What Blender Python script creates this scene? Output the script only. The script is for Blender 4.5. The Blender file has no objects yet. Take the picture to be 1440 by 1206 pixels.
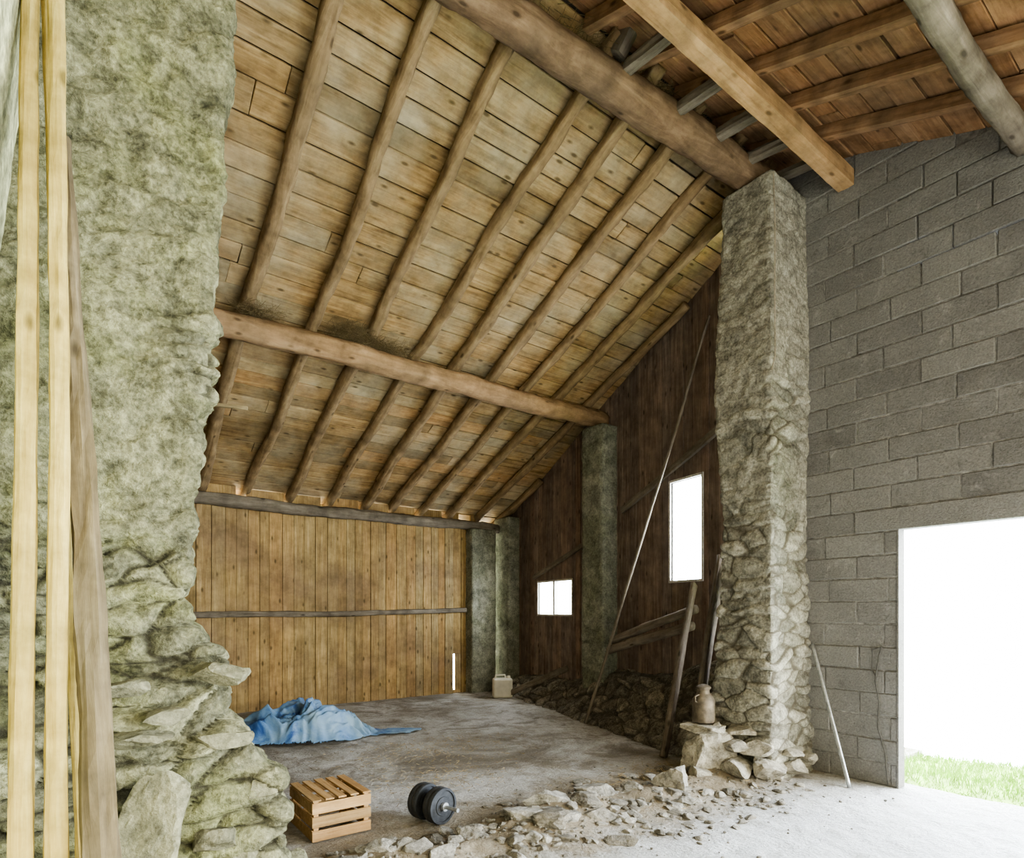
import bpy, bmesh, math, random
from mathutils import Vector, noise, Matrix, Euler
random.seed(7)
R=random.random
U=random.uniform
SC=bpy.context.scene
COL=SC.collection
try:
    SC.view_settings.look='AgX - Medium High Contrast'
except Exception as e: print(e)

# ------------------------------------------------------------------ helpers
def link(o,parent=None):
    COL.objects.link(o)
    if parent: o.parent=parent
    return o
def empty(name,loc=(0,0,0),rot=(0,0,0)):
    e=bpy.data.objects.new(name,None); e.location=loc; e.rotation_euler=rot
    e.empty_display_size=.1
    return link(e)
def mesh_obj(name,verts,faces,mat,parent=None,smooth=False,attr=None):
    me=bpy.data.meshes.new(name); me.from_pydata([tuple(v) for v in verts],[],faces)
    if attr:
        ca=me.color_attributes.new('st','FLOAT_COLOR','POINT')
        flat=[]
        for a in attr: flat+= [a[0],a[1],a[2],1.0]
        ca.data.foreach_set('color',flat)
    if smooth:
        me.polygons.foreach_set('use_smooth',[True]*len(me.polygons))
    me.materials.append(mat)
    me.update()
    return link(bpy.data.objects.new(name,me),parent)

def fbm(p,o=4):
    return noise.fractal(p,1.0,2.0,o)

# ------------------------------------------------------------------ materials
class M:
    def __init__(s,name,rough=.85):
        s.m=bpy.data.materials.new(name); s.m.use_nodes=True
        s.nt=s.m.node_tree; s.b=s.nt.nodes['Principled BSDF']
        s.b.inputs['Roughness'].default_value=rough
        s.b.inputs['Specular IOR Level'].default_value=.12
        s.tc=s.nt.nodes.new('ShaderNodeTexCoord')
    def n(s,t,**k):
        nd=s.nt.nodes.new(t)
        for a,v in k.items(): setattr(nd,a,v)
        return nd
    def l(s,a,b): s.nt.links.new(a,b)
    def mapping(s,scale,src=None):
        mp=s.n('ShaderNodeMapping'); mp.inputs['Scale'].default_value=scale
        s.l(src or s.tc.outputs['Object'],mp.inputs['Vector']); return mp.outputs[0]
    def noise(s,vec,scale,detail=5,rough=.6,dist=0):
        nd=s.n('ShaderNodeTexNoise'); nd.inputs['Scale'].default_value=scale
        nd.inputs['Detail'].default_value=detail; nd.inputs['Roughness'].default_value=rough
        nd.inputs['Distortion'].default_value=dist
        s.l(vec,nd.inputs['Vector']); return nd.outputs['Fac']
    def ramp(s,fac,stops):
        r=s.n('ShaderNodeValToRGB'); e=r.color_ramp.elements
        while len(e)<len(stops): e.new(.5)
        for i,(p,c) in enumerate(stops):
            e[i].position=p; e[i].color=(c[0],c[1],c[2],1) if hasattr(c,'__len__') else (c,c,c,1)
        s.l(fac,r.inputs['Fac']); return r.outputs['Color']
    def mix(s,f,a,b,mode='MIX'):
        m=s.n('ShaderNodeMix',data_type='RGBA',blend_type=mode)
        for v,i in ((f,0),(a,6),(b,7)):
            if isinstance(v,(int,float)): m.inputs[i].default_value=v
            elif isinstance(v,tuple): m.inputs[i].default_value=(v[0],v[1],v[2],1)
            else: s.l(v,m.inputs[i])
        return m.outputs[2]
    def math(s,op,a,b=0.0):
        m=s.n('ShaderNodeMath',operation=op)
        for v,i in ((a,0),(b,1)):
            if isinstance(v,(int,float)): m.inputs[i].default_value=v
            else: s.l(v,m.inputs[i])
        return m.outputs[0]
    def bump(s,h,strength=.5,dist=.01):
        b=s.n('ShaderNodeBump'); b.inputs['Strength'].default_value=strength
        b.inputs['Distance'].default_value=dist
        s.l(h,b.inputs['Height']); s.l(b.outputs[0],s.b.inputs['Normal'])
    def base(s,c):
        if isinstance(c,tuple): s.b.inputs['Base Color'].default_value=(c[0],c[1],c[2],1)
        else: s.l(c,s.b.inputs['Base Color'])

def wood(name,cols,axis='x',knots=True,rough=.9,grain=14,stain=None,stainamt=.5,bump=.5,vmin=.65,vmax=1.25,hue=1.0):
    m=M(name,rough)
    geo=m.n('ShaderNodeNewGeometry'); rnd=geo.outputs['Random Per Island']
    off=m.n('ShaderNodeCombineXYZ')
    m.l(m.math('MULTIPLY',rnd,37.0),off.inputs[0]); m.l(m.math('MULTIPLY',rnd,91.0),off.inputs[1]); m.l(m.math('MULTIPLY',rnd,53.0),off.inputs[2])
    add=m.n('ShaderNodeVectorMath',operation='ADD'); m.l(m.tc.outputs['Object'],add.inputs[0]); m.l(off.outputs[0],add.inputs[1])
    sc={'x':(.8,grain,grain),'y':(grain,.8,grain),'z':(grain,grain,.8)}[axis]
    v=m.mapping(sc,add.outputs[0])
    g=m.noise(v,2.2,6,.65,.6)
    c=m.ramp(g,[(.3,cols[0]),(.52,cols[1]),(.72,cols[2])])
    b=m.noise(m.tc.outputs['Object'],1.1,5,.65)
    st=stain or tuple(x*.45 for x in cols[0])
    c=m.mix(m.ramp(b,[(.42,0.0),(.64,stainamt)]),c,st)
    b2=m.noise(m.tc.outputs['Object'],4.5,5,.7)
    c=m.mix(1.0,c,m.ramp(b2,[(.35,.7),(.62,1.12)]),'MULTIPLY')
    rr=m.ramp(rnd,[(0,vmin),(.35,(1.0,1-.05*hue,1-.10*hue)),(.6,(1-.03*hue,1.0,1+.06*hue)),(.8,(1+.08*hue,1-.05*hue,1-.15*hue)),(1,vmax)])
    c=m.mix(1.0,c,rr,'MULTIPLY')
    h=g
    if knots:
        vk=m.mapping({'x':(3.5,8,8),'y':(8,3.5,8),'z':(8,8,3.5)}[axis],add.outputs[0])
        vo=m.n('ShaderNodeTexVoronoi'); vo.inputs['Scale'].default_value=1.0; m.l(vk,vo.inputs['Vector'])
        k=m.ramp(vo.outputs['Distance'],[(.07,1.0),(.17,0.0)])
        c=m.mix(m.math('MULTIPLY',k,.8),c,tuple(x*.2 for x in cols[1]))
    m.base(c); m.bump(h,bump,.012)
    return m.m

def stone_mat(name,A,B,C,mortar,crev=None,fine=18,bumpd=.02,moss=None,con=1.0):
    m=M(name,.95)
    at=m.n('ShaderNodeAttribute',attribute_name='st')
    sep=m.n('ShaderNodeSeparateColor'); m.l(at.outputs['Color'],sep.inputs[0])
    ob=m.tc.outputs['Object']
    n1=m.noise(ob,fine,8,.74); n2=m.noise(ob,1.7,6,.65,.4); n3=m.noise(ob,fine*4,4,.6); n4=m.noise(ob,fine*.45,7,.7,.5)
    c=m.ramp(sep.outputs[1],[(0,A),(.5,B),(1,C)])
    c=m.mix(m.ramp(sep.outputs[2],[(.2,0.0),(.9,.85)]),c,mortar)
    if moss: c=m.mix(m.ramp(n2,[(.45,0.0),(.60,.7)]),c,moss)
    k=lambda v:1+(v-1)*con
    c=m.mix(1.0,c,m.ramp(n1,[(.34,k(.45)),(.5,k(.95)),(.68,k(1.45))]),'MULTIPLY')
    c=m.mix(1.0,c,m.ramp(n4,[(.32,k(.45)),(.5,1.0),(.68,k(1.35))]),'MULTIPLY')
    c=m.mix(1.0,c,m.ramp(n3,[(.3,k(.7)),(.7,k(1.25))]),'MULTIPLY')
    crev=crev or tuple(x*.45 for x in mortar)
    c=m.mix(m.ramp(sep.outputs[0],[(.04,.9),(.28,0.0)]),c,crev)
    m.base(c)
    m.bump(m.math('ADD',m.math('ADD',n1,m.math('MULTIPLY',n3,.35)),n4),.9,bumpd)
    return m.m

W_ROOF=wood('old_roof_board_wood',[(.205,.132,.060),(.35,.240,.115),(.48,.35,.185)],'x',grain=10,stain=(.37,.325,.225),stainamt=.7,vmin=.64,vmax=1.15,hue=1.1)
W_ROOF2=wood('reddish_roof_board_wood',[(.19,.105,.055),(.31,.18,.095),(.40,.25,.145)],'x',grain=10,stain=(.12,.09,.06),stainamt=.5,hue=.7)
W_PLANK=wood('yellow_plank_wood',[(.29,.20,.09),(.42,.305,.145),(.56,.43,.23)],'z',grain=12,stain=(.235,.165,.105),stainamt=.7,vmin=.65,vmax=1.2,hue=1.0)
W_DARK=wood('dark_gable_plank_wood',[(.14,.102,.082),(.24,.185,.152),(.35,.28,.235)],'z',grain=12,stain=(.16,.13,.108),vmin=.75)  # weathered planks, tones lifted to stand in for hazy window glow
W_LOG=wood('barked_log_wood',[(.18,.118,.058),(.31,.21,.11),(.44,.32,.175)],'x',grain=6,bump=1.0,stain=(.14,.10,.055),vmin=.85,vmax=1.1)
W_PURL=wood('reddish_beam_wood',[(.22,.135,.065),(.36,.225,.115),(.47,.31,.17)],'x',grain=5,bump=1.0,stain=(.17,.12,.07),vmin=.9,vmax=1.05)
W_RIDGE=wood('old_ridge_beam_wood',[(.12,.074,.042),(.22,.142,.082),(.33,.22,.135)],'x',grain=5,bump=1.0,stain=(.12,.09,.06),vmin=.9,vmax=1.05)
W_GREY=wood('weathered_grey_wood',[(.14,.115,.08),(.24,.20,.15),(.35,.30,.23)],'x',grain=7,bump=.9,vmin=.8,vmax=1.1)
W_NEW=wood('fresh_beam_wood',[(.34,.20,.09),(.46,.285,.14),(.56,.37,.195)],'x',grain=9,stain=(.28,.19,.1),vmin=.9,vmax=1.05)
W_POLE=wood('peeled_pole_wood',[(.36,.245,.065),(.52,.385,.12),(.66,.52,.195)],'x',grain=12,knots=True,stain=(.31,.215,.065),stainamt=.5,vmin=.9,vmax=1.05)
W_BROWN=wood('brown_pole_wood',[(.09,.066,.034),(.165,.125,.065),(.26,.205,.115)],'x',grain=9,stain=(.08,.06,.035),vmin=.9,vmax=1.0)
W_CRATE=wood('crate_slat_wood',[(.36,.22,.095),(.49,.32,.15),(.60,.42,.23)],'x',grain=16,knots=False,vmin=.8,vmax=1.1)
W_DKLOG=wood('dark_log_wood',[(.13,.10,.075),(.23,.185,.14),(.33,.27,.21)],'x',grain=7,stain=(.12,.10,.075))
W_COVER=wood('light_blocker_sheet',[(.05,.04,.03),(.08,.06,.045),(.1,.08,.06)],'x',grain=7)

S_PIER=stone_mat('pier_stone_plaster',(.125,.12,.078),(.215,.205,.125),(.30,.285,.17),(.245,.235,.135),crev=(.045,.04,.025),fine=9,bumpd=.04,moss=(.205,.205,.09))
S_COL=stone_mat('column_stone_plaster',(.21,.20,.165),(.30,.285,.235),(.41,.39,.325),(.33,.31,.255),crev=(.12,.105,.08),fine=12,bumpd=.018,con=.8)
S_DARK=stone_mat('dark_rubble_stone',(.12,.108,.088),(.20,.18,.145),(.28,.25,.20),(.20,.18,.145),fine=14,bumpd=.02)
S_GREEN=stone_mat('mossy_pillar_stone',(.16,.16,.125),(.24,.24,.19),(.32,.32,.25),(.26,.255,.20),fine=10,bumpd=.015,moss=(.19,.195,.135),con=.7)

def rock_mat(name,A,B):
    m=M(name,.95); ob=m.tc.outputs['Object']
    geo=m.n('ShaderNodeNewGeometry')
    n1=m.noise(ob,11,8,.72); n2=m.noise(ob,60,4,.6)
    c=m.mix(geo.outputs['Random Per Island'],A,B)
    c=m.mix(1.0,c,m.ramp(n1,[(.32,.4),(.5,.95),(.68,1.4)]),'MULTIPLY')
    c=m.mix(1.0,c,m.ramp(n2,[(.3,.75),(.7,1.2)]),'MULTIPLY')
    m.base(c); m.bump(m.math('ADD',n1,m.math('MULTIPLY',n2,.4)),.9,.025)
    return m.m
ROCK=rock_mat('rubble_rock',(.20,.18,.145),(.37,.345,.295))
ROCKC=rock_mat('pale_base_rock',(.32,.29,.235),(.48,.445,.37))
ROCKP=rock_mat('pier_rock',(.165,.155,.10),(.26,.245,.155))

def block_mat():
    m=M('concrete_block',.95); ob=m.tc.outputs['Object']
    geo=m.n('ShaderNodeNewGeometry')
    n1=m.noise(ob,1.1,6,.65,.5); n2=m.noise(ob,70,4,.7); n3=m.noise(ob,7,7,.75,.4)
    c=m.ramp(geo.outputs['Random Per Island'],[(0,(.165,.156,.145)),(.5,(.195,.186,.172)),(1,(.228,.217,.20))])
    c=m.mix(m.ramp(n1,[(.42,0.0),(.66,.65)]),c,(.28,.268,.248))
    c=m.mix(m.ramp(n3,[(.58,0.0),(.70,.6)]),c,(.38,.363,.335))
    c=m.mix(m.ramp(n3,[(.30,.6),(.42,0.0)]),c,(.11,.102,.093))
    c=m.mix(1.0,c,m.ramp(n2,[(.3,.7),(.7,1.2)]),'MULTIPLY')
    m.base(c); m.bump(m.math('ADD',n2,m.math('MULTIPLY',n3,2.5)),.8,.010)
    return m.m
BLOCK=block_mat()
def mortar_mat():
    m=M('mortar',.95); ob=m.tc.outputs['Object']
    n=m.noise(ob,12,7,.75)
    m.base(m.ramp(n,[(.35,(.10,.095,.085)),(.5,(.20,.19,.175)),(.65,(.33,.315,.29))])); m.bump(n,.9,.015); return m.m
MORTAR=mortar_mat()

def floor_mat():
    m=M('dusty_concrete_floor',.9); ob=m.tc.outputs['Object']
    n1=m.noise(ob,.7,7,.68,.6); n2=m.noise(ob,5,8,.72); n3=m.noise(ob,45,5,.65); n4=m.noise(ob,1.5,7,.72,1.0)
    c=m.ramp(n1,[(.36,(.20,.175,.14)),(.48,(.39,.365,.32)),(.60,(.56,.545,.515))])
    c=m.mix(m.ramp(n2,[(.5,0.0),(.64,.6)]),c,(.22,.185,.13))
    c=m.mix(m.ramp(n4,[(.50,0.0),(.60,.65)]),c,(.17,.14,.10))
    sx=m.n('ShaderNodeSeparateXYZ'); m.l(ob,sx.inputs[0])
    d=m.math('ABSOLUTE',m.math('SUBTRACT',sx.outputs[1],3.3))
    d=m.math('ADD',d,m.math('MULTIPLY',m.math('SUBTRACT',n2,.5),1.4))
    c=m.mix(m.ramp(d,[(.25,.85),(.80,0.0)]),c,(.25,.20,.13))
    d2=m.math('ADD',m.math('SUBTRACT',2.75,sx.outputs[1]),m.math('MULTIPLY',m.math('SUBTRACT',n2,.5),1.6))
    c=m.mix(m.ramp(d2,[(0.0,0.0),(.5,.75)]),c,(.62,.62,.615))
    c=m.mix(m.ramp(n2,[(.56,0.0),(.70,.45)]),c,(.33,.30,.25))
    c=m.mix(1.0,c,m.ramp(n3,[(.3,.72),(.7,1.2)]),'MULTIPLY')
    m.base(c); m.bump(m.math('ADD',n2,m.math('MULTIPLY',n3,.4)),.9,.04); return m.m
FLOOR=floor_mat()

def simple(name,col,rough=.6,metal=0,bs=30,bstr=.3,var=.3):
    m=M(name,rough); ob=m.tc.outputs['Object']; n=m.noise(ob,bs,5,.6)
    m.base(m.mix(1.0,tuple(col),m.ramp(n,[(.3,1-var),(.7,1+var)]),'MULTIPLY'))
    m.b.inputs['Metallic'].default_value=metal; m.bump(n,bstr,.005); return m.m
IRON=simple('dark_cast_iron',(.05,.052,.057),.5,.3)
STEEL=simple('galvanised_steel',(.45,.46,.47),.4,.8)
RUST=simple('rusty_tin',(.17,.14,.105),.6,.3,12,.5,.5)
PLAST=simple('off_white_plastic',(.66,.62,.52),.45,0,6,.1,.15)
ROPE=simple('hemp_rope',(.30,.26,.20),.9)
WIRE=simple('dark_cable',(.10,.095,.085),.6)
STRAW=simple('straw',(.34,.26,.14),.9,0,60,.5,.5)
NEST=simple('dusty_hay',(.18,.135,.07),.95,0,60,.5,.5)
FRAME=simple('window_frame_paint',(.55,.52,.47),.7)
GRASSM=simple('grass',(.36,.54,.14),.8,0,6,.2,.4)
PLASTER=stone_mat('old_lime_plaster',(.46,.45,.25),(.50,.49,.29),(.52,.51,.31),(.50,.49,.29),fine=5,bumpd=.01)
def tarp_mat():
    m=M('blue_tarpaulin',.5); ob=m.tc.outputs['Object']
    n=m.noise(ob,2.6,5,.65,.6); n2=m.noise(ob,14,5,.6,.5)
    c=m.ramp(n,[(.38,(.03,.09,.27)),(.46,(.12,.23,.40)),(.65,(.25,.37,.49))])
    m.b.inputs['Specular IOR Level'].default_value=.4
    m.base(c); m.bump(n2,.4,.012); return m.m
TARP=tarp_mat()

# ------------------------------------------------------------------ mesh builders
def boxes(name,lst,mat,bevel=0,parent=None,loc=(0,0,0),rot=(0,0,0),jit=0):
    V=[];F=[]
    for (x0,x1,y0,y1,z0,z1) in lst:
        i=len(V)
        q=[(x0,y0,z0),(x1,y0,z0),(x1,y1,z0),(x0,y1,z0),(x0,y0,z1),(x1,y0,z1),(x1,y1,z1),(x0,y1,z1)]
        if jit: q=[tuple(c+U(-jit,jit) for c in v) for v in q]
        V+=q
        F+=[(i,i+3,i+2,i+1),(i+4,i+5,i+6,i+7),(i,i+1,i+5,i+4),(i+1,i+2,i+6,i+5),(i+2,i+3,i+7,i+6),(i+3,i,i+4,i+7)]
    o=mesh_obj(name,V,F,mat,parent); o.location=loc; o.rotation_euler=rot
    if bevel:
        b=o.modifiers.new('bevel','BEVEL'); b.width=bevel; b.segments=1; b.limit_method='NONE'
    return o

def log(name,p0,p1,r0,r1,mat,wob=.012,rough=.006,square=0.0,flat=1.0,seg=14,parent=None,rs=3.0):
    p0=Vector(p0);p1=Vector(p1); L=(p1-p0).length
    n=max(8,int(L/.06)); V=[];F=[]; sd=R()*100
    for i in range(n+1):
        t=i/n; x=t*L; r=r0+(r1-r0)*t
        oy=wob*noise.noise(Vector((x*.7,sd,0)))*2; oz=wob*noise.noise(Vector((x*.7,0,sd)))*2
        for k in range(seg):
            a=2*math.pi*(k+.5)/seg; ca,sa=math.cos(a),math.sin(a)
            e=1.0/max(abs(ca),abs(sa)); rr=r*(1+(e-1)*square*.85)
            rr+=rough*noise.noise(Vector((x*rs,ca*2+sd,sa*2)))*2+rough*.8*noise.noise(Vector((x*rs*4,ca*4,sa*4+sd)))
            V.append((x,ca*rr*flat+oy,sa*rr+oz))
    for i in range(n):
        for k in range(seg):
            a=i*seg+k;b=i*seg+(k+1)%seg
            F.append((a,b,b+seg,a+seg))
    F.append(tuple(range(seg-1,-1,-1))); F.append(tuple(n*seg+k for k in range(seg)))
    o=mesh_obj(name,V,F,mat,parent,smooth=(square<.5))
    d=(p1-p0).normalized()
    o.rotation_mode='QUATERNION'
    z=Vector((0,0,1))
    if abs(d.z)>.95: z=Vector((0,1,0))
    yv=z.cross(d).normalized(); zv=d.cross(yv)
    o.rotation_quaternion=Matrix((d,yv,zv)).transposed().to_quaternion()
    o.location=p0
    return o

def stone(p,sc,amp,plaster=0.0,seed=0):
    w=noise.noise_vector(p*2.3)*.10+noise.noise_vector(p*8)*.025
    q=Vector(((p.x+w.x)*sc[0]+seed,(p.y+w.y)*sc[1],(p.z+w.z)*sc[2]))
    d,pts=noise.voronoi(q)
    j=min(1.0,(d[1]-d[0])*2.6)
    c=pts[0]; cell=(math.sin(c.x*12.99+c.y*78.2+c.z*37.7)*43758.5)%1.0
    f=fbm(p*5+Vector((seed,0,0)),5)
    f2=fbm(p*22,3)
    pk=1-plaster
    h=amp*((j**.45)*.8+cell*.7-.8)*pk+amp*.28*f+amp*.10*f2
    jj=j+(1-j)*min(1,plaster*1.4)
    return h,jj,cell,plaster

def pillar(name,x0,x1,y0,y1,z0,z1,res,amp,sc,mat,fx0=None,fx1=None,fy0=None,fy1=None,plaster=lambda p:0.0,seed=0,rc=.05):
    nx=max(3,int((x1-x0)/res)); ny=max(3,int((y1-y0)/res)); nz=int((z1-z0)/res)
    per=[]
    for i in range(nx): per.append((i/nx,0,0,-1))
    for i in range(ny): per.append((1,i/ny,1,0))
    for i in range(nx): per.append((1-i/nx,1,0,1))
    for i in range(ny): per.append((0,1-i/ny,-1,0))
    V=[];A=[];F=[];n=len(per)
    for k in range(nz+1):
        z=z0+(z1-z0)*k/nz
        a0=x0+(fx0(z) if fx0 else 0); a1=x1+(fx1(z) if fx1 else 0)
        b0=y0+(fy0(z) if fy0 else 0); b1=y1+(fy1(z) if fy1 else 0)
        for (u,v,nx_,ny_) in per:
            x=a0+(a1-a0)*u; y=b0+(b1-b0)*v
            du=min(x-a0,a1-x); dv=min(y-b0,b1-y)
            nv=Vector((nx_,ny_,0))
            if du<rc and dv<rc:
                nv=Vector(((1 if u>.5 else -1)*(1-du/rc*.9),(1 if v>.5 else -1)*(1-dv/rc*.9),0))
                if nx_: nv.x=(1 if u>.5 else -1)
                if ny_: nv.y=(1 if v>.5 else -1)
                nv.normalize(); k2=rc*.35*(1-max(du,dv)/rc)
                x-=nv.x*k2; y-=nv.y*k2
            p=Vector((x,y,z))
            h,j,c,pl=stone(p,sc,amp,plaster(p),seed)
            p+=nv*h
            V.append(p);A.append((j,c,pl))
    for k in range(nz):
        for i in range(n):
            a=k*n+i;b=k*n+(i+1)%n
            F.append((a,b,b+n,a+n))
    F.append(tuple(nz*n+i for i in range(n)))
    return mesh_obj(name,V,F,mat,None,True,A)

def patch(name,P,Nf,nu,nv,amp,sc,mat,seed=0,plaster=0.0):
    V=[];A=[];F=[]
    for j in range(nv+1):
        for i in range(nu+1):
            p=Vector(P(i/nu,j/nv)); h,jj,c,pl=stone(p,sc,amp,plaster,seed)
            V.append(p+Vector(Nf(i/nu,j/nv))*h); A.append((jj,c,pl))
    for j in range(nv):
        for i in range(nu):
            a=j*(nu+1)+i; F.append((a,a+1,a+nu+2,a+nu+1))
    return mesh_obj(name,V,F,mat,None,True,A)

def rock_data(c,s,seed,sub=3,cuts=9,rz=0):
    bm=bmesh.new(); bmesh.ops.create_icosphere(bm,subdivisions=sub,radius=1)
    rnd=random.Random(seed)
    pl=[]
    for _ in range(cuts):
        n=Vector((rnd.gauss(0,1),rnd.gauss(0,1),rnd.gauss(0,1))).normalized(); pl.append((n,rnd.uniform(.42,.78)))
    V=[]
    cr,sr=math.cos(rz),math.sin(rz)
    for v in bm.verts:
        p=v.co.copy()
        for n,h in pl:
            d=p.dot(n)
            if d>h: p-=n*(d-h)*.95
        p*=1+.12*noise.noise(p*2.5+Vector((seed,0,0)))+.08*noise.noise(p*6+Vector((0,seed,0)))
        x,y,z=p.x*s[0],p.y*s[1],p.z*s[2]
        V.append((c[0]+x*cr-y*sr,c[1]+x*sr+y*cr,c[2]+z))
    F=[tuple(v.index for v in f.verts) for f in bm.faces]
    bm.free(); return V,F
def rocks(name,lst,mat,parent=None):
    V=[];F=[]
    for (c,s,seed,sub,rz) in lst:
        v,f=rock_data(c,s,seed,sub,10,rz); i=len(V); V+=v; F+=[tuple(a+i for a in q) for q in f]
    return mesh_obj(name,V,F,mat,parent,False)

def lathe(name,prof,mat,seg=32,parent=None):
    V=[];F=[]
    for (r,z) in prof:
        for k in range(seg):
            a=2*math.pi*k/seg; V.append((r*math.cos(a),r*math.sin(a),z))
    for i in range(len(prof)-1):
        for k in range(seg):
            a=i*seg+k;b=i*seg+(k+1)%seg; F.append((a,b,b+seg,a+seg))
    F.append(tuple(range(seg-1,-1,-1))); F.append(tuple((len(prof)-1)*seg+k for k in range(seg)))
    o=mesh_obj(name,V,F,mat,parent,True)
    e=o.modifiers.new('es','EDGE_SPLIT'); e.split_angle=math.radians(40)
    return o
def tube(name,pts,r,mat,parent=None):
    cu=bpy.data.curves.new(name,'CURVE'); cu.dimensions='3D'; cu.bevel_depth=r; cu.bevel_resolution=3
    sp=cu.splines.new('POLY'); sp.points.add(len(pts)-1)
    for i,p in enumerate(pts): sp.points[i].co=(p[0],p[1],p[2],1)
    cu.materials.append(mat); o=bpy.data.objects.new(name,cu); return link(o,parent)

# ------------------------------------------------------------------ geometry of the barn
H=1.5
SL=.41; SR=.40
def zl(y): return 7.20-SL*y
def zr(y): return 4.62+SR*y
YR=(7.20-4.62)/(SL+SR)
def gx(y): return 5.9+(y-3.4)/6.0

# floor -------------------------------------------------------------
def ridge_z(x,y):
    """low bank of earth left by the demolished wall"""
    if x<.2: return 0
    c=3.16+.10*noise.noise(Vector((x*.8,0,7))); w=.30+.10*noise.noise(Vector((x*1.3,4,7)))
    b=math.exp(-((y-c)/w)**2)*(.055+.07*max(0,noise.noise(Vector((x*1.6,y*1.6,5)))+.25)+.05*max(0,fbm(Vector((x*4,y*4,5)),4)))
    return b*min(1,max(0,(5.4-x)*2))
V=[];F=[];nx,ny=300,400
X0,X1,Y0,Y1=-2.1,5.87,-2.7,9.6
for j in range(ny+1):
    for i in range(nx+1):
        x=X0+(X1-X0)*i/nx; y=Y0+(Y1-Y0)*j/ny
        z=.012*fbm(Vector((x*.9,y*.9,0)),5)+ridge_z(x,y)
        z+=.007*fbm(Vector((x*9,y*9,3)),4)*(1 if y<3.4 else .5)
        V.append((x,y,z))
for j in range(ny):
    for i in range(nx):
        a=j*(nx+1)+i; F.append((a,a+1,a+nx+2,a+nx+1))
mesh_obj('floor',V,F,FLOOR,None,True)
boxes('floor_slab',[(5.86,7.4,2.5,9.8,-.2,0)],FLOOR)

# roof boards ---------------------------------------------------------
def roof(name,ya,yb,slope_ang,zfun,x0,x1,mat,bw=.21):
    L=(yb-ya)/math.cos(slope_ang); lst=[]; y=0
    while y<L:
        w=bw*U(.85,1.15); x=x0-U(0,3)
        while x<x1:
            ln=U(3.2,5.5); g=U(.007,.018)
            lst.append((max(x,x0),min(x+ln-.005,x1),y+g,min(y+w,L),U(0,.012),.03+U(0,.004)))
            x+=ln
        y+=w
    lst=[b for b in lst if b[1]-b[0]>.05]
    o=boxes(name,lst,mat,.004,jit=.003)
    o.location=(0,ya,zfun(ya)); o.rotation_euler=(slope_ang,0,0)
    return o
roof('ceiling',YR,9.95,-math.atan(SL),zl,-2.1,7.4,W_ROOF,.225)
roof('ceiling.001',-2.9,YR,math.atan(SR),zr,-2.1,6.1,W_ROOF2,.2)
mesh_obj('roof_light_blocker',[(-2.2,YR,zl(YR)+.07),(7.5,YR,zl(YR)+.07),(7.5,10.0,zl(10)+.07),(-2.2,10,zl(10)+.07),(-2.2,-3,zr(-3)+.07),(7.5,-3,zr(-3)+.07)],
         [(0,1,2,3),(4,5,1,0)],W_COVER)  # unseen sheet added above the boards to keep daylight out of their gaps

RX=[.15,.76,1.38,2.02,2.61,3.27,3.81,4.35,4.93,5.48]
for x in RX:
    dx=U(-.05,.05); r=U(.054,.068)
    log('rafter',(x+dx,YR-.1,zl(YR-.1)-r),(x-dx+.02,9.8,zl(9.8)-r),r*.92,r*1.1,W_LOG,wob=.03,rough=.010,square=.3,rs=4)
log('rafter',(6.05,4.55,zl(4.55)-.06),(6.12,9.8,zl(9.8)-.06),.055,.06,W_LOG,wob=.02,rough=.008,square=.35)
log('rafter',(6.62,8.1,zl(8.1)-.06),(6.65,9.8,zl(9.8)-.06),.055,.06,W_LOG,wob=.02,rough=.008,square=.35)
x=-1.6
while x<5.6:
    log('rafter',(x,-2.8,zr(-2.8)-.06),(x,YR-.02,zr(YR-.02)-.06),.05,.05,W_ROOF2,wob=.006,rough=.003,square=1,flat=.8,seg=12)
    x+=.515
for x in (3.35,3.95,4.45,4.92,5.35):
    log('stub_rafter',(x,2.62,zr(2.62)-.13),(x+.05,3.10,zl(3.19)-.24),.045,.05,W_GREY,wob=.01,square=.5)

log('ridge_beam',(-1.9,3.50,5.60),(5.62,3.14,5.63),.115,.15,W_RIDGE,wob=.015,rough=.011,seg=20)
log('purlin_beam',(-1.9,6.28,4.31),(6.35,6.26,4.33),.135,.12,W_PURL,wob=.03,rough=.012,seg=20)
log('sawn_beam',(-1.9,2.50,5.41),(5.64,2.50,5.41),.07,.07,W_NEW,wob=.004,rough=.003,square=1,seg=12)
log('grey_purlin_log',(-1.9,1.24,4.90),(5.64,1.26,4.93),.082,.08,W_GREY,wob=.02,rough=.008,seg=16)
log('wall_plate_beam',(-2,9.33,3.11),(6.55,9.33,3.09),.095,.085,W_GREY,wob=.02,rough=.012,seg=14,square=.4)
log('king_post_stub',(3.32,3.12,5.72),(3.36,3.0,5.9),.06,.06,W_GREY,square=.6)
log('broken_peg',(.45,3.56,2.62),(.77,3.5,2.635),.014,.008,W_BROWN)

lst=[]
xs=RX
for a,b in zip(xs[:-1],xs[1:]):
    lst.append((a+.03,b-(.03 if R()<.4 else .12),9.40,9.425,3.12,zl(9.4)-(.0 if R()<.4 else .018)))
lst.append((5.48,5.72,9.40,9.425,3.12,zl(9.4)-.01)); lst.append((5.98,6.1,9.40,9.425,3.12,zl(9.4)-.03))
boxes('eave_blocking',lst,W_PLANK)

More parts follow.
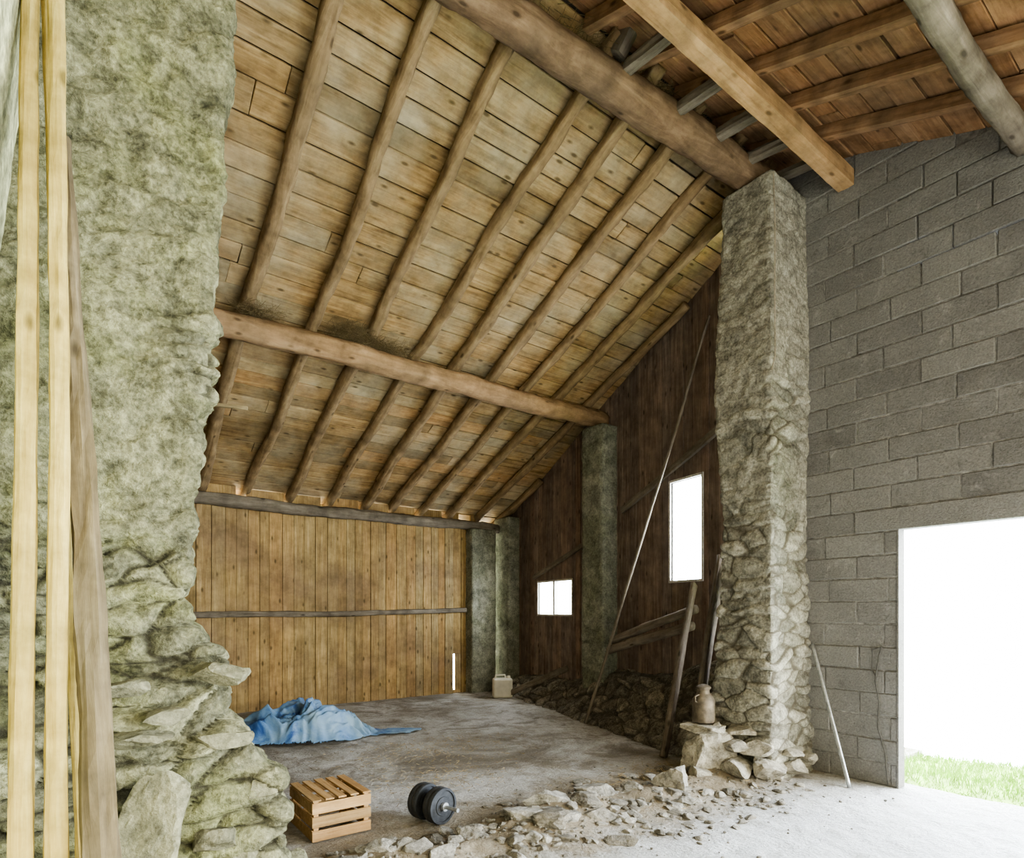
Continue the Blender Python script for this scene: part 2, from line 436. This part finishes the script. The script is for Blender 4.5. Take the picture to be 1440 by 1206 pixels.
# plank wall ------------------------------------------------
lst=[];x=-2.0
slits={5.62:(.06,.72,.05)}
while x<5.94:
    w=U(.13,.2)
    for sx in list(slits):
        if x<sx<x+w+.06: w=sx-x
    e=min(x+w,5.96); y=9.42+U(0,.012)
    s=[slits[k] for k in slits if abs(k-x)<.001]
    if s:
        z0,z1,g=s[0]
        lst.append((x,e,y,y+.025,0,z0)); lst.append((x+g,e,y,y+.025,z0+.001,z1)); lst.append((x,e,y,y+.025,z1+.001,3.14))
    else:
        lst.append((x+U(.003,.010),e,y,y+.025,-.01,3.14))
    x=e
lst.append((-2,5.62,9.462,9.475,-.01,3.1)); lst.append((5.68,6.0,9.462,9.475,-.01,3.1))  # added backing strips block outside light so the plank gaps stay dark
lst.append((5.61,5.69,9.462,9.475,.72,3.1))
boxes('wall_back',lst,W_PLANK,.003)
log('wall_rail',(-1.9,9.36,1.38),(5.85,9.36,1.53),.045,.042,W_GREY,square=.7,wob=.02)

patch('wall_left',lambda u,v:(-2.0,-2.8+12.4*u,5.9*v),lambda u,v:(1,0,0),180,90,.04,(3,3,6),S_DARK)

# gable wall planks -------------------------------------------------------
lst=[]
W1=(7.18,8.27,1.46,2.02)
W2=(4.35,4.88,1.90,3.15)
gm=empty('wall_right_gable')
y=3.35
edges=[W1[0],W1[1],W2[0],W2[1]]
while y<9.6:
    w=U(.13,.19)
    for e in edges:
        if y<e-1e-4<y+w+.05: w=e-y; break
    segs=[(0,zl(y)+.02)]
    for W in (W1,W2):
        if y>=W[0]-1e-3 and y+w<=W[1]+1e-3: segs=[(0,W[2]),(W[3],zl(y)+.02)]
    for a,b in segs: lst.append((y,y+w-.005,a,b))
    y+=w
V=[];F=[]
for (ya,yb,z0,z1) in lst:
    o=U(0,.014); i=len(V)
    A=(gx(ya)+o,ya);B=(gx(yb)+o,yb)
    V+=[(A[0],A[1],z0),(B[0],B[1],z0),(B[0],B[1],z1),(A[0],A[1],z1),(A[0]+.03,A[1],z0),(B[0]+.03,B[1],z0),(B[0]+.03,B[1],z1),(A[0]+.03,A[1],z1)]
    F+=[(0+i,3+i,2+i,1+i),(4+i,5+i,6+i,7+i),(i,1+i,5+i,4+i),(1+i,2+i,6+i,5+i),(2+i,3+i,7+i,6+i),(3+i,i,4+i,7+i)]
mesh_obj('planks',V,F,W_DARK,gm)
def gsheet(ya,yb,z0,z1a,z1b):
    return [(gx(ya)+.05,ya,z0),(gx(yb)+.05,yb,z0),(gx(yb)+.05,yb,z1b),(gx(ya)+.05,ya,z1a)]
V=[];F=[]
for q in [(3.3,W2[0],0,zl(3.3),zl(W2[0])),(W2[0],W2[1],0,W2[2],W2[2]),(W2[0],W2[1],W2[3],zl(W2[0]),zl(W2[1])),(W2[1],W1[0],0,zl(W2[1]),zl(W1[0])),
          (W1[0],W1[1],0,W1[2],W1[2]),(W1[0],W1[1],W1[3],zl(W1[0]),zl(W1[1])),(W1[1],9.7,0,zl(W1[1]),zl(9.7))]:
    i=len(V); V+=gsheet(*q); F.append((i,i+1,i+2,i+3))
mesh_obj('backing',V,F,W_DARK,gm)
def gboard(name,ya,za,yb,zb,r=.04,off=.05,mat=W_DKLOG,parent=None):
    return log(name,(gx(ya)-off,ya,za),(gx(yb)-off,yb,zb),r,r,mat,wob=.006,rough=.003,square=.9,flat=.5,seg=12,parent=parent)
gboard('diagonal_brace',5.85,2.95,4.05,3.62,.045,.03,W_GREY,gm)
gboard('diagonal_brace',8.4,2.12,6.6,2.62,.04,.03,W_GREY,gm)
def window(name,W,mull):
    e=empty(name)
    t=.03
    for (ya,yb,z0,z1) in [(W[0]-t,W[0],W[2]-t,W[3]+t),(W[1],W[1]+t,W[2]-t,W[3]+t),(W[0],W[1],W[2]-t,W[2]),(W[0],W[1],W[3],W[3]+t)]+\
        ([((W[0]+W[1])/2-.03,(W[0]+W[1])/2+.03,W[2],W[3])] if mull else []):
        V=[]
        for dx in (-.012,.07):
            V+=[(gx(ya)+dx,ya,z0),(gx(yb)+dx,yb,z0),(gx(yb)+dx,yb,z1),(gx(ya)+dx,ya,z1)]
        F=[(0,3,2,1),(4,5,6,7),(0,1,5,4),(1,2,6,5),(2,3,7,6),(3,0,4,7)]
        mesh_obj('frame_bar',V,F,FRAME,e)
    return e
window('window_1',W1,True); window('window_2',W2,False)

# gable stone footing
def GP(u,v):
    y=3.45+5.5*u
    out=(.85-.55*u)
    ht=.95-.62*min(1,u*1.25)
    if v<.8:
        t=v/.8; o=out*(1-t)**1.0+.16; z=-.02+ht*t+.05*math.sin(u*17)*t
    else:
        t=(v-.8)/.2; o=.16*(1-t)-.02; z=ht-.02+.05*math.sin(u*17)+.04*t
    return (gx(y)-o,y,z)
patch('stone_footing',GP,lambda u,v:(-.9,0,.4),260,60,.07,(3.0,3.0,7),S_DARK,seed=5)

pillar('stone_pillar',6.05,6.6,6.0,6.45,0,4.20,.025,.03,(3.5,3.5,6),S_GREEN,seed=3,plaster=lambda p:.6 if p.z>1.2 else .2)
pillar('stone_pillar',5.90,6.46,9.22,9.7,0,3.05,.03,.03,(3.5,3.5,6),S_GREEN,seed=4,plaster=lambda p:.6)
pillar('stone_pillar',6.58,7.1,9.0,9.5,0,3.30,.03,.03,(3.5,3.5,6),S_GREEN,seed=8,plaster=lambda p:.6)

# main column
def cf(z): return .10*max(0,1-z/.9)**1.3 + .025*math.sin(z*2.1)
def colpl(p):
    k=(p.z-1.8+2.2*noise.noise(p*1.3+Vector((0,0,9))))*.7
    if p.y<2.9: k-=.5
    return min(.70,max(0,k))
pillar('stone_column',4.97,5.66,2.85,3.40,0,5.46,.013,.044,(3.2,3.2,8),S_COL,fx0=lambda z:-cf(z)+.01,fy0=lambda z:-cf(z)*.6,fy1=lambda z:cf(z),
       plaster=colpl,seed=1,rc=.035)

# foreground pier (left)
prof=[(0,.94),(.27,.90),(.5,.87),(.74,.80),(.86,.69),(.98,.62),(1.12,.67),(1.24,.66),(1.36,.55),(1.5,.475),(2.1,.51),(2.6,.555),(3.05,.59),(3.6,.63),(4.67,.68),(6,.70)]
def pf(z):
    for (a,b),(c,d) in zip(prof[:-1],prof[1:]):
        if a<=z<=c: return b+(d-b)*(z-a)/(c-a)
    return .7
def front(z):
    b=.24*max(0,min(1,(1.30-z)/.5))
    return -b-.04*math.sin(z*3.0)
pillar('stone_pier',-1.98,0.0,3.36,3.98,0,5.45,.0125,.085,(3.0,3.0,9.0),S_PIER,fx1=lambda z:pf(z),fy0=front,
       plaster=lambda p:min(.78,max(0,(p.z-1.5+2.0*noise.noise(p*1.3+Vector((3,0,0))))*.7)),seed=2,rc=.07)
lst=[((.25,2.98,.50),(.23,.13,.36),11,4,.1),((.72,3.12,.16),(.22,.17,.22),12,4,.5),((.75,3.16,.60),(.14,.12,.10),13,3,.1),((.56,3.16,1.20),(.15,.12,.08),14,3,.2),
     ((.36,3.12,1.02),(.16,.1,.05),15,3,.9),((.92,3.28,.10),(.14,.16,.13),16,3,.3),((.0,3.02,.35),(.15,.12,.12),17,3,1.),((.56,3.12,.88),(.16,.1,.06),18,3,.1),((.24,3.12,.93),(.17,.1,.05),19,3,.0),
     ((.56,3.1,.42),(.13,.1,.10),20,3,.4),((.14,3.12,1.16),(.14,.08,.05),21,3,.2)]
rocks('pier_rubble',lst,ROCKP)

patch('wall_spur',lambda u,v:(-.232+.088*(5.5*v-3)+.02*math.sin(v*9),1.5+1.75*u,5.5*v),lambda u,v:(1,0,0),70,180,.02,(3,3,6),PLASTER,plaster=1.0)

# block wall ------------------------------------------------------------
DY0,DY1,DZ=-.9,2.086,2.2
lst=[];row=0;z=0
while z<6.0:
    y=-2.8-(.25 if row%2 else 0)-U(0,.06)
    while y<3.3:
        a,b=y+.004,min(3.3,y+.5-.004)
        y+=.5
        z1=z+.2-.009
        zt=(zr(max(a,-2.8)) if b<YR else zl(b))+.1
        if z>zt: continue
        segs=[(a,b)]
        if z<DZ-.01:
            segs=[]
            if a<DY0: segs.append((a,min(b,DY0)))
            if b>DY1+.0: segs.append((max(a,DY1+.004),b))
        elif z<DZ+.19:
            segs=[]
            if b>DY1+.35: segs.append((max(a,DY1+.35),b))
            if a<DY0-.3: segs.append((a,min(b,DY0-.3)))
        for (c,d) in segs:
            if d-c>.02:
                o=U(-.005,.005); lst.append((5.62+o,5.73,c,d,z+U(0,.003),z1))
    z+=.2; row+=1
boxes('wall_right',lst,BLOCK,.007,jit=.002)
boxes('wall_right_mortar',[(5.628,5.725,DY1+.003,3.3,0,6.05),(5.628,5.725,-2.8,DY0-.003,0,zr(-2.8)),(5.628,5.725,DY0,DY1,DZ+.01,zr(DY0)+.1)],MORTAR)
boxes('door_jamb',[(5.616,5.735,DY1-.012,DY1+.002,0,DZ),(5.616,5.735,DY0-.002,DY0+.012,0,DZ)],BLOCK)
boxes('door_lintel',[(5.612,5.735,DY0-.29,DY1+.34,DZ,DZ+.19)],BLOCK,.006)
mesh_obj('wall_right_top',[(5.64,-2.8,zr(-2.8)+.06),(5.64,YR,zr(YR)+.06),(5.64,YR,zr(YR)-.9),(5.64,-2.8,zr(-2.8)-.3)],[(0,1,2,3)],MORTAR)
mesh_obj('wall_right_top.001',[(5.66,YR,zl(YR)),(5.66,3.6,zl(3.6)),(5.66,3.6,4.9),(5.66,YR,4.9)],[(0,1,2,3)],MORTAR)

for x in (-1.75,1.9,5.40):
    log('door_post',(x,-2.6,0),(x,-2.6,zr(-2.6)-.15),.12,.11,W_GREY,square=.7)

# ------------------------------------------------------------------ rubble of the demolished wall
rnd=random.Random(3); lst=[]
def bad(x,y): return (1.1<x<1.75 and y>3.62) or (y>3.45 and 1.75<x<2.35)
cnt=0
while cnt<260:
    x=rnd.uniform(.95,4.9); y=3.10+rnd.gauss(0,.28)
    if bad(x,y): continue
    if noise.noise(Vector((x*2.2,y*2.2,11)))<rnd.uniform(-.5,.35): continue
    cnt+=1
    s=rnd.choice([.02,.02,.03,.03,.04,.05,.07])*rnd.uniform(.8,1.3)
    lst.append(((x,y,ridge_z(x,y)+s*.10),(s*1.4,s,s*.5),cnt+50,2 if s<.05 else 3,rnd.uniform(0,3)))
for k in range(90):
    x=rnd.uniform(3.0,5.2); y=2.75+rnd.gauss(0,.22); s=rnd.choice([.015,.02,.03,.045])*rnd.uniform(.8,1.2)
    lst.append(((x,y,ridge_z(x,y)+s*.15),(s*1.4,s,s*.55),k+1500,2,rnd.uniform(0,3)))
for k,(x,y,s) in enumerate([(1.45,3.30,.13),(1.75,3.05,.10),(2.05,3.22,.12),(2.5,3.30,.15),(2.85,3.35,.17),(3.1,3.22,.13),(3.3,3.38,.17),(3.65,3.3,.10),(2.75,3.05,.10),(3.45,3.02,.08),(1.2,3.2,.12),(2.2,2.9,.07),(2.62,3.12,.16),(3.0,3.02,.12)]):
    lst.append(((x,y,ridge_z(x,y)+.0),(s*1.3,s,s*.55),900+k,4,k*.7))
for i in range(700):
    x=rnd.uniform(.9,5.3); y=3.05+rnd.gauss(0,.45); s=rnd.uniform(.006,.018)
    if bad(x,y): continue
    lst.append(((x,y,ridge_z(x,y)+s*.5),(s*1.2,s,s*.7),i+2000,1,rnd.uniform(0,3)))
rocks('wall_stump_rubble',lst,ROCK)
rocks('loose_boulder',[((3.98,3.12,.10),(.26,.18,.13),77,4,.3),((3.83,3.00,.05),(.14,.12,.07),78,3,.8)],ROCK)
lst=[((4.66,3.30,.22),(.34,.26,.28),81,4,.3),((4.64,3.34,.43),(.30,.24,.06),82,4,.1),((4.88,2.95,.30),(.20,.2,.08),83,3,.2),((4.95,2.85,.14),(.26,.2,.13),84,3,.5),
     ((5.22,2.76,.10),(.20,.14,.10),85,3,.1),((5.2,2.78,.25),(.2,.12,.06),86,3,.3),((4.7,3.02,.13),(.18,.17,.13),87,3,1.),((5.45,2.80,.15),(.14,.10,.13),88,3,1.),
     ((4.74,3.08,.32),(.18,.16,.07),89,3,.7),((4.9,3.1,.42),(.2,.15,.07),90,3,.7),((4.4,3.2,.07),(.12,.12,.08),91,3,.7)]
rocks('column_base_stones',lst,ROCKC)

# ------------------------------------------------------------------ poles on the left
log('peeled_pole',(-.128,2.2,0),(-.135,3.0,4.6),.033,.026,W_POLE,wob=.006,rough=.003,square=.6)
log('peeled_pole',(-.034,2.16,0),(-.070,2.95,4.6),.031,.024,W_POLE,wob=.006,rough=.003,square=.6)
log('thin_lath',(.036,2.3,0),(-.12,3.02,4.5),.016,.012,W_POLE,wob=.006,rough=.002,square=.6)
log('brown_pole',(.108,2.02,0),(-.05,2.92,3.35),.055,.028,W_BROWN,wob=.012,rough=.006,square=.5)

log('long_pole',(5.52,5.80,0.0),(5.96,4.16,4.95),.022,.016,W_GREY,wob=.01,rough=.002)
log('leaning_plank',(4.86,3.95,0),(5.70,4.2,1.82),.065,.065,W_DKLOG,square=.9,flat=.4)
log('leaning_plank',(5.05,3.72,.15),(5.72,3.85,2.1),.085,.085,W_DKLOG,square=.9,flat=.35)
log('leaning_plank',(5.1,3.6,.15),(5.72,3.62,2.0),.06,.06,W_DKLOG,square=.9,flat=.35)
log('stacked_log',(5.72,5.55,.98),(5.60,4.15,1.35),.06,.055,W_DKLOG,wob=.02)
log('stacked_log',(5.80,5.55,1.13),(5.68,4.15,1.52),.055,.05,W_DKLOG,wob=.02)
log('fallen_board',(6.1,8.35,.08),(6.28,7.0,.60),.05,.05,W_GREY,square=.8,flat=.4)

log('metal_rod',(5.30,2.33,0),(5.57,2.78,1.2),.016,.014,STEEL,wob=.001,rough=.0005)
c=empty('wall_cable')
tube('cable',[(5.605,2.2,1.2),(5.60,2.22,1.12),(5.6,2.25,.9),(5.59,2.215,.72),(5.6,2.23,.5),(5.59,2.17,.3),(5.6,2.15,.02)],.006,WIRE,c)
tube('cable_loop',[(5.605,2.2,1.2),(5.60,2.27,1.17),(5.6,2.28,1.0),(5.6,2.24,.93)],.005,WIRE,c)
tube('hanging_rope',[(4.98,2.83,5.4),(4.955,2.80,4.9),(4.93,2.79,4.3),(4.94,2.79,3.75),(4.9,2.8,3.62)],.007,ROPE)

# ------------------------------------------------------------------ milk can
mc=empty('milk_can',(4.68,3.34,.478))
lathe('body',[(.085,0),(.098,.01),(.10,.03),(.10,.20),(.097,.215),(.075,.25),(.055,.268),(.052,.30),(.066,.318),(.066,.33),(.05,.34),(.02,.352)],RUST,32,mc)
for s in (-1,1):
    tube('handle',[(.09*s,0,.19),(.125*s,0,.205),(.125*s,0,.25),(.07*s,0,.262)],.006,RUST,mc)

jc=empty('jerry_can',(6.02,8.42,0),(0,0,-.5))
o=boxes('body',[(-.17,.17,-.11,.11,0,.34)],PLAST,.035,jc); o.modifiers['bevel'].segments=3
tube('handle',[(-.13,0,.33),(-.11,0,.395),(.04,0,.395),(.06,0,.33)],.016,PLAST,jc)
o=lathe('cap',[(.035,0),(.035,.04),(.03,.045)],PLAST,20,jc); o.location=(.11,0,.335)

db=empty('dumbbell',(2.06,3.72,.132)); 
db.rotation_euler=(math.radians(90),0,math.radians(14))
def disc(r,z,t):
    lathe('plate',[(.02,z),(r*.5,z),(r*.52,z+.006),(r*.84,z+.006),(r*.86,z-.004),(r*.97,z-.004),(r,z+.006),(r,z+t-.006),(r*.97,z+t+.004),(r*.86,z+t+.004),(r*.84,z+t-.006),(r*.52,z+t-.006),(r*.5,z+t),(.02,z+t)],IRON,40,db)
disc(.128,.06,.035); disc(.128,.02,.035); disc(.128,-.10,.035); disc(.128,-.14,.035)
lathe('bar',[(.014,-.22),(.014,.24)],STEEL,20,db)
lathe('collar',[(.03,.1),(.03,.12)],STEEL,20,db); lathe('collar',[(.03,-.17),(.03,-.15)],STEEL,20,db)

cr=empty('wooden_crate',(1.43,4.08,0.0))
a,b,h=.20,.25,.265
P=[]
for sx in (-1,1):
    for sy in (-1,1):
        P.append((min(sx*(a-.012),sx*(a-.045)),max(sx*(a-.012),sx*(a-.045)),min(sy*(b-.012),sy*(b-.045)),max(sy*(b-.012),sy*(b-.045)),0.002,h))
boxes('posts',P,W_CRATE,.002,cr)
S=[]
for k in range(3):
    z0=.008+k*.089; z1=z0+.070
    S+=[(-a,a,-b,-b+.011,z0,z1),(-a,a,b-.011,b,z0,z1),(-a,-a+.011,-b+.012,b-.012,z0,z1),(a-.011,a,-b+.012,b-.012,z0,z1)]
boxes('side_slats',S,W_CRATE,.002,cr,jit=.001)
T=[(-b,b,-a+k*.085,-a+k*.085+.058,0,.011) for k in range(5)]
o=boxes('top_slats',T,W_CRATE,.002,cr,jit=.0015); o.rotation_euler=(0,0,math.radians(90)); o.location=(0,0,h)

# tarp ---------------------------------------------------------------------
tv=[];tf=[];idx={}
n1,n2=260,170
for j in range(n2+1):
    for i in range(n1+1):
        x=-1.05+2.6*i/n1; y=-.66+1.3*j/n2
        an=math.atan2(y,x); rr=math.hypot(x/1.08,y/.62)
        edge=.80+.20*noise.noise(Vector((math.cos(an)*1.5,math.sin(an)*1.5,1)))+.05*noise.noise(Vector((math.cos(an)*6,math.sin(an)*6,2)))
        tail = abs(y+.02-.06*x)<(.22-.07*(x-.2)) and 0<x<1.30+.08*math.sin(y*20)
        if rr>edge and not tail: continue
        t=max(0,1-rr/edge)
        p=Vector((x,y,0)); w=noise.noise_vector(p*1.7)*.4+noise.noise_vector(p*5)*.06
        q=Vector(((x+w.x)*2.1,(y+w.y)*2.9,0))
        rid=max(0,1-abs(noise.noise(q))*3.0); rid2=max(0,1-abs(noise.noise(q*2.1+Vector((9,4,0))))*2.6); rid3=max(0,1-abs(noise.noise(q*4.3+Vector((2,8,0))))*2.6)
        hh=(1-(1-min(1,t*1.6))**2)
        z=.32*hh*math.exp(-((x+.12)/.74)**2)*(.62+.38*rid+.09*rid2)
        z+=(.075*rid2+.04*rid)*min(1,t*5+.12)+.024*rid3*min(1,t*4+.15)+.006
        idx[(i,j)]=len(tv); tv.append((x,y,max(.006,z)))
for j in range(n2):
    for i in range(n1):
        k=[(i,j),(i+1,j),(i+1,j+1),(i,j+1)]
        if all(q in idx for q in k): tf.append(tuple(idx[q] for q in k))
o=mesh_obj('blue_tarp',tv,tf,TARP,None,True); o.location=(2.22,7.12,.012); o.rotation_euler=(0,0,math.radians(-22))
s=o.modifiers.new('s','SOLIDIFY'); s.thickness=.003

def clump(name,c,s,n,mat,ln=.10):
    V=[];F=[]
    for _ in range(n):
        p=Vector((c[0]+random.gauss(0,s[0]),c[1]+random.gauss(0,s[1]),c[2]+abs(random.gauss(0,s[2]))))
        d=Vector((random.gauss(0,1),random.gauss(0,1),random.gauss(0,.45))).normalized()*ln*U(.4,1)
        w=Vector((-d.y,d.x,0)); w=(w.normalized() if w.length>1e-5 else Vector((1,0,0)))*.0025
        i=len(V); V+=[p,p+w,p+d+w,p+d,p+Vector((0,0,.003)),p+d+Vector((0,0,.003))]; F+=[(i,i+1,i+2,i+3),(i,i+4,i+5,i+3)]
    return mesh_obj(name,V,F,mat)
clump('hay_nest',(2.42,6.20,4.46),(.10,.07,.06),1300,NEST,.14)
clump('hay_nest',(2.75,6.20,4.45),(.16,.06,.035),900,NEST,.14)
clump('hay_nest',(1.45,6.22,4.45),(.10,.06,.035),400,NEST,.14)
clump('hay_nest',(4.4,3.24,5.78),(.8,.06,.02),1500,NEST,.14)
clump('straw_litter',(4.2,3.3,.02),(.5,.25,.012),900,STRAW,.07)
clump('straw_litter',(2.6,4.6,.006),(.4,.3,.004),400,STRAW,.05)
clump('straw_litter',(3.1,5.7,.004),(.6,.4,.003),600,STRAW,.05)

# ------------------------------------------------------------------ outside
V=[];F=[]
nx,ny=30,60
for j in range(ny+1):
    for i in range(nx+1):
        x=5.87+ (3.2*i/nx); y=-4+8*j/ny
        z=-.03+.05*fbm(Vector((x,y,1)),3)-(max(0,x-7.3)**2)*1.6
        V.append((x,y,z))
for j in range(ny):
    for i in range(nx):
        a=j*(nx+1)+i; F.append((a,a+1,a+nx+2,a+nx+1))
mesh_obj('grass_ground',V,F,GRASSM,None,True)
V=[];F=[]
for _ in range(14000):
    x=U(5.88,8.0); y=U(-1.2,2.8); z=-.03+.05*fbm(Vector((x,y,1)),3)-(max(0,x-7.3)**2)*1.6
    h=U(.03,.09)*(1 if x>6.1 else .5); a=U(0,6.28); w=.005
    i=len(V); V+=[(x-w*math.cos(a),y-w*math.sin(a),z),(x+w*math.cos(a),y+w*math.sin(a),z),(x+U(-.03,.03),y+U(-.03,.03),z+h)]
    F.append((i,i+1,i+2))
mesh_obj('grass_tufts',V,F,GRASSM)
GR=simple('pale_gravel',(.45,.43,.36),.95,0,20,.6,.3)
mesh_obj('ground',[(-12,-20,-.05),(5.86,-20,-.05),(5.86,-2.65,-.05),(-12,-2.65,-.05)],[(0,1,2,3)],GR)

# ------------------------------------------------------------------ light
w=bpy.data.worlds.new('World'); SC.world=w; w.use_nodes=True
nt=w.node_tree; bg=nt.nodes['Background']
tc=nt.nodes.new('ShaderNodeTexCoord'); sx=nt.nodes.new('ShaderNodeSeparateXYZ'); nt.links.new(tc.outputs['Generated'],sx.inputs[0])
mr=nt.nodes.new('ShaderNodeMapRange'); mr.inputs[1].default_value=-.3; mr.inputs[2].default_value=.75; mr.interpolation_type='SMOOTHSTEP'
nt.links.new(sx.outputs[0],mr.inputs[0])
rp=nt.nodes.new('ShaderNodeMix'); rp.data_type='RGBA'; nt.links.new(mr.outputs[0],rp.inputs[0])
rp.inputs[6].default_value=(1,.93,.66,1); rp.inputs[7].default_value=(.80,.90,1,1); nt.links.new(rp.outputs[2],bg.inputs[0])
ms=nt.nodes.new('ShaderNodeMapRange'); nt.links.new(mr.outputs[0],ms.inputs[0]); ms.inputs[3].default_value=4.3; ms.inputs[4].default_value=42
nt.links.new(ms.outputs[0],bg.inputs[1])
def portal(name,loc,rot,sx,sy):
    l=bpy.data.lights.new(name,'AREA'); l.shape='RECTANGLE'; l.size=sx; l.size_y=sy
    l.cycles.is_portal=True
    o=bpy.data.objects.new(name,l); o.location=loc; o.rotation_euler=rot; link(o)
portal('daylight_door',(5.86,(DY0+DY1)/2,DZ/2),(0,math.radians(90),0),DZ,DY1-DY0)
portal('daylight_front',(1.8,-2.75,1.75),(math.radians(90),0,0),7.4,3.4)
portal('daylight_window_2',(gx(4.6)+.06,4.615,2.52),(0,math.radians(90),math.radians(-9.5)),1.25,.53)
portal('daylight_window_1',(gx(7.7)+.06,7.72,1.74),(0,math.radians(90),math.radians(-9.5)),.56,1.1)

# ------------------------------------------------------------------ camera
cam=bpy.data.cameras.new('Camera'); co=bpy.data.objects.new('Camera',cam); link(co)
co.location=(0,0,H); co.rotation_euler=(math.radians(90),0,math.radians(-36.5))
cam.sensor_fit='HORIZONTAL'; cam.sensor_width=36; cam.lens=20.75; cam.shift_y=.1785; cam.clip_start=.05
SC.camera=co
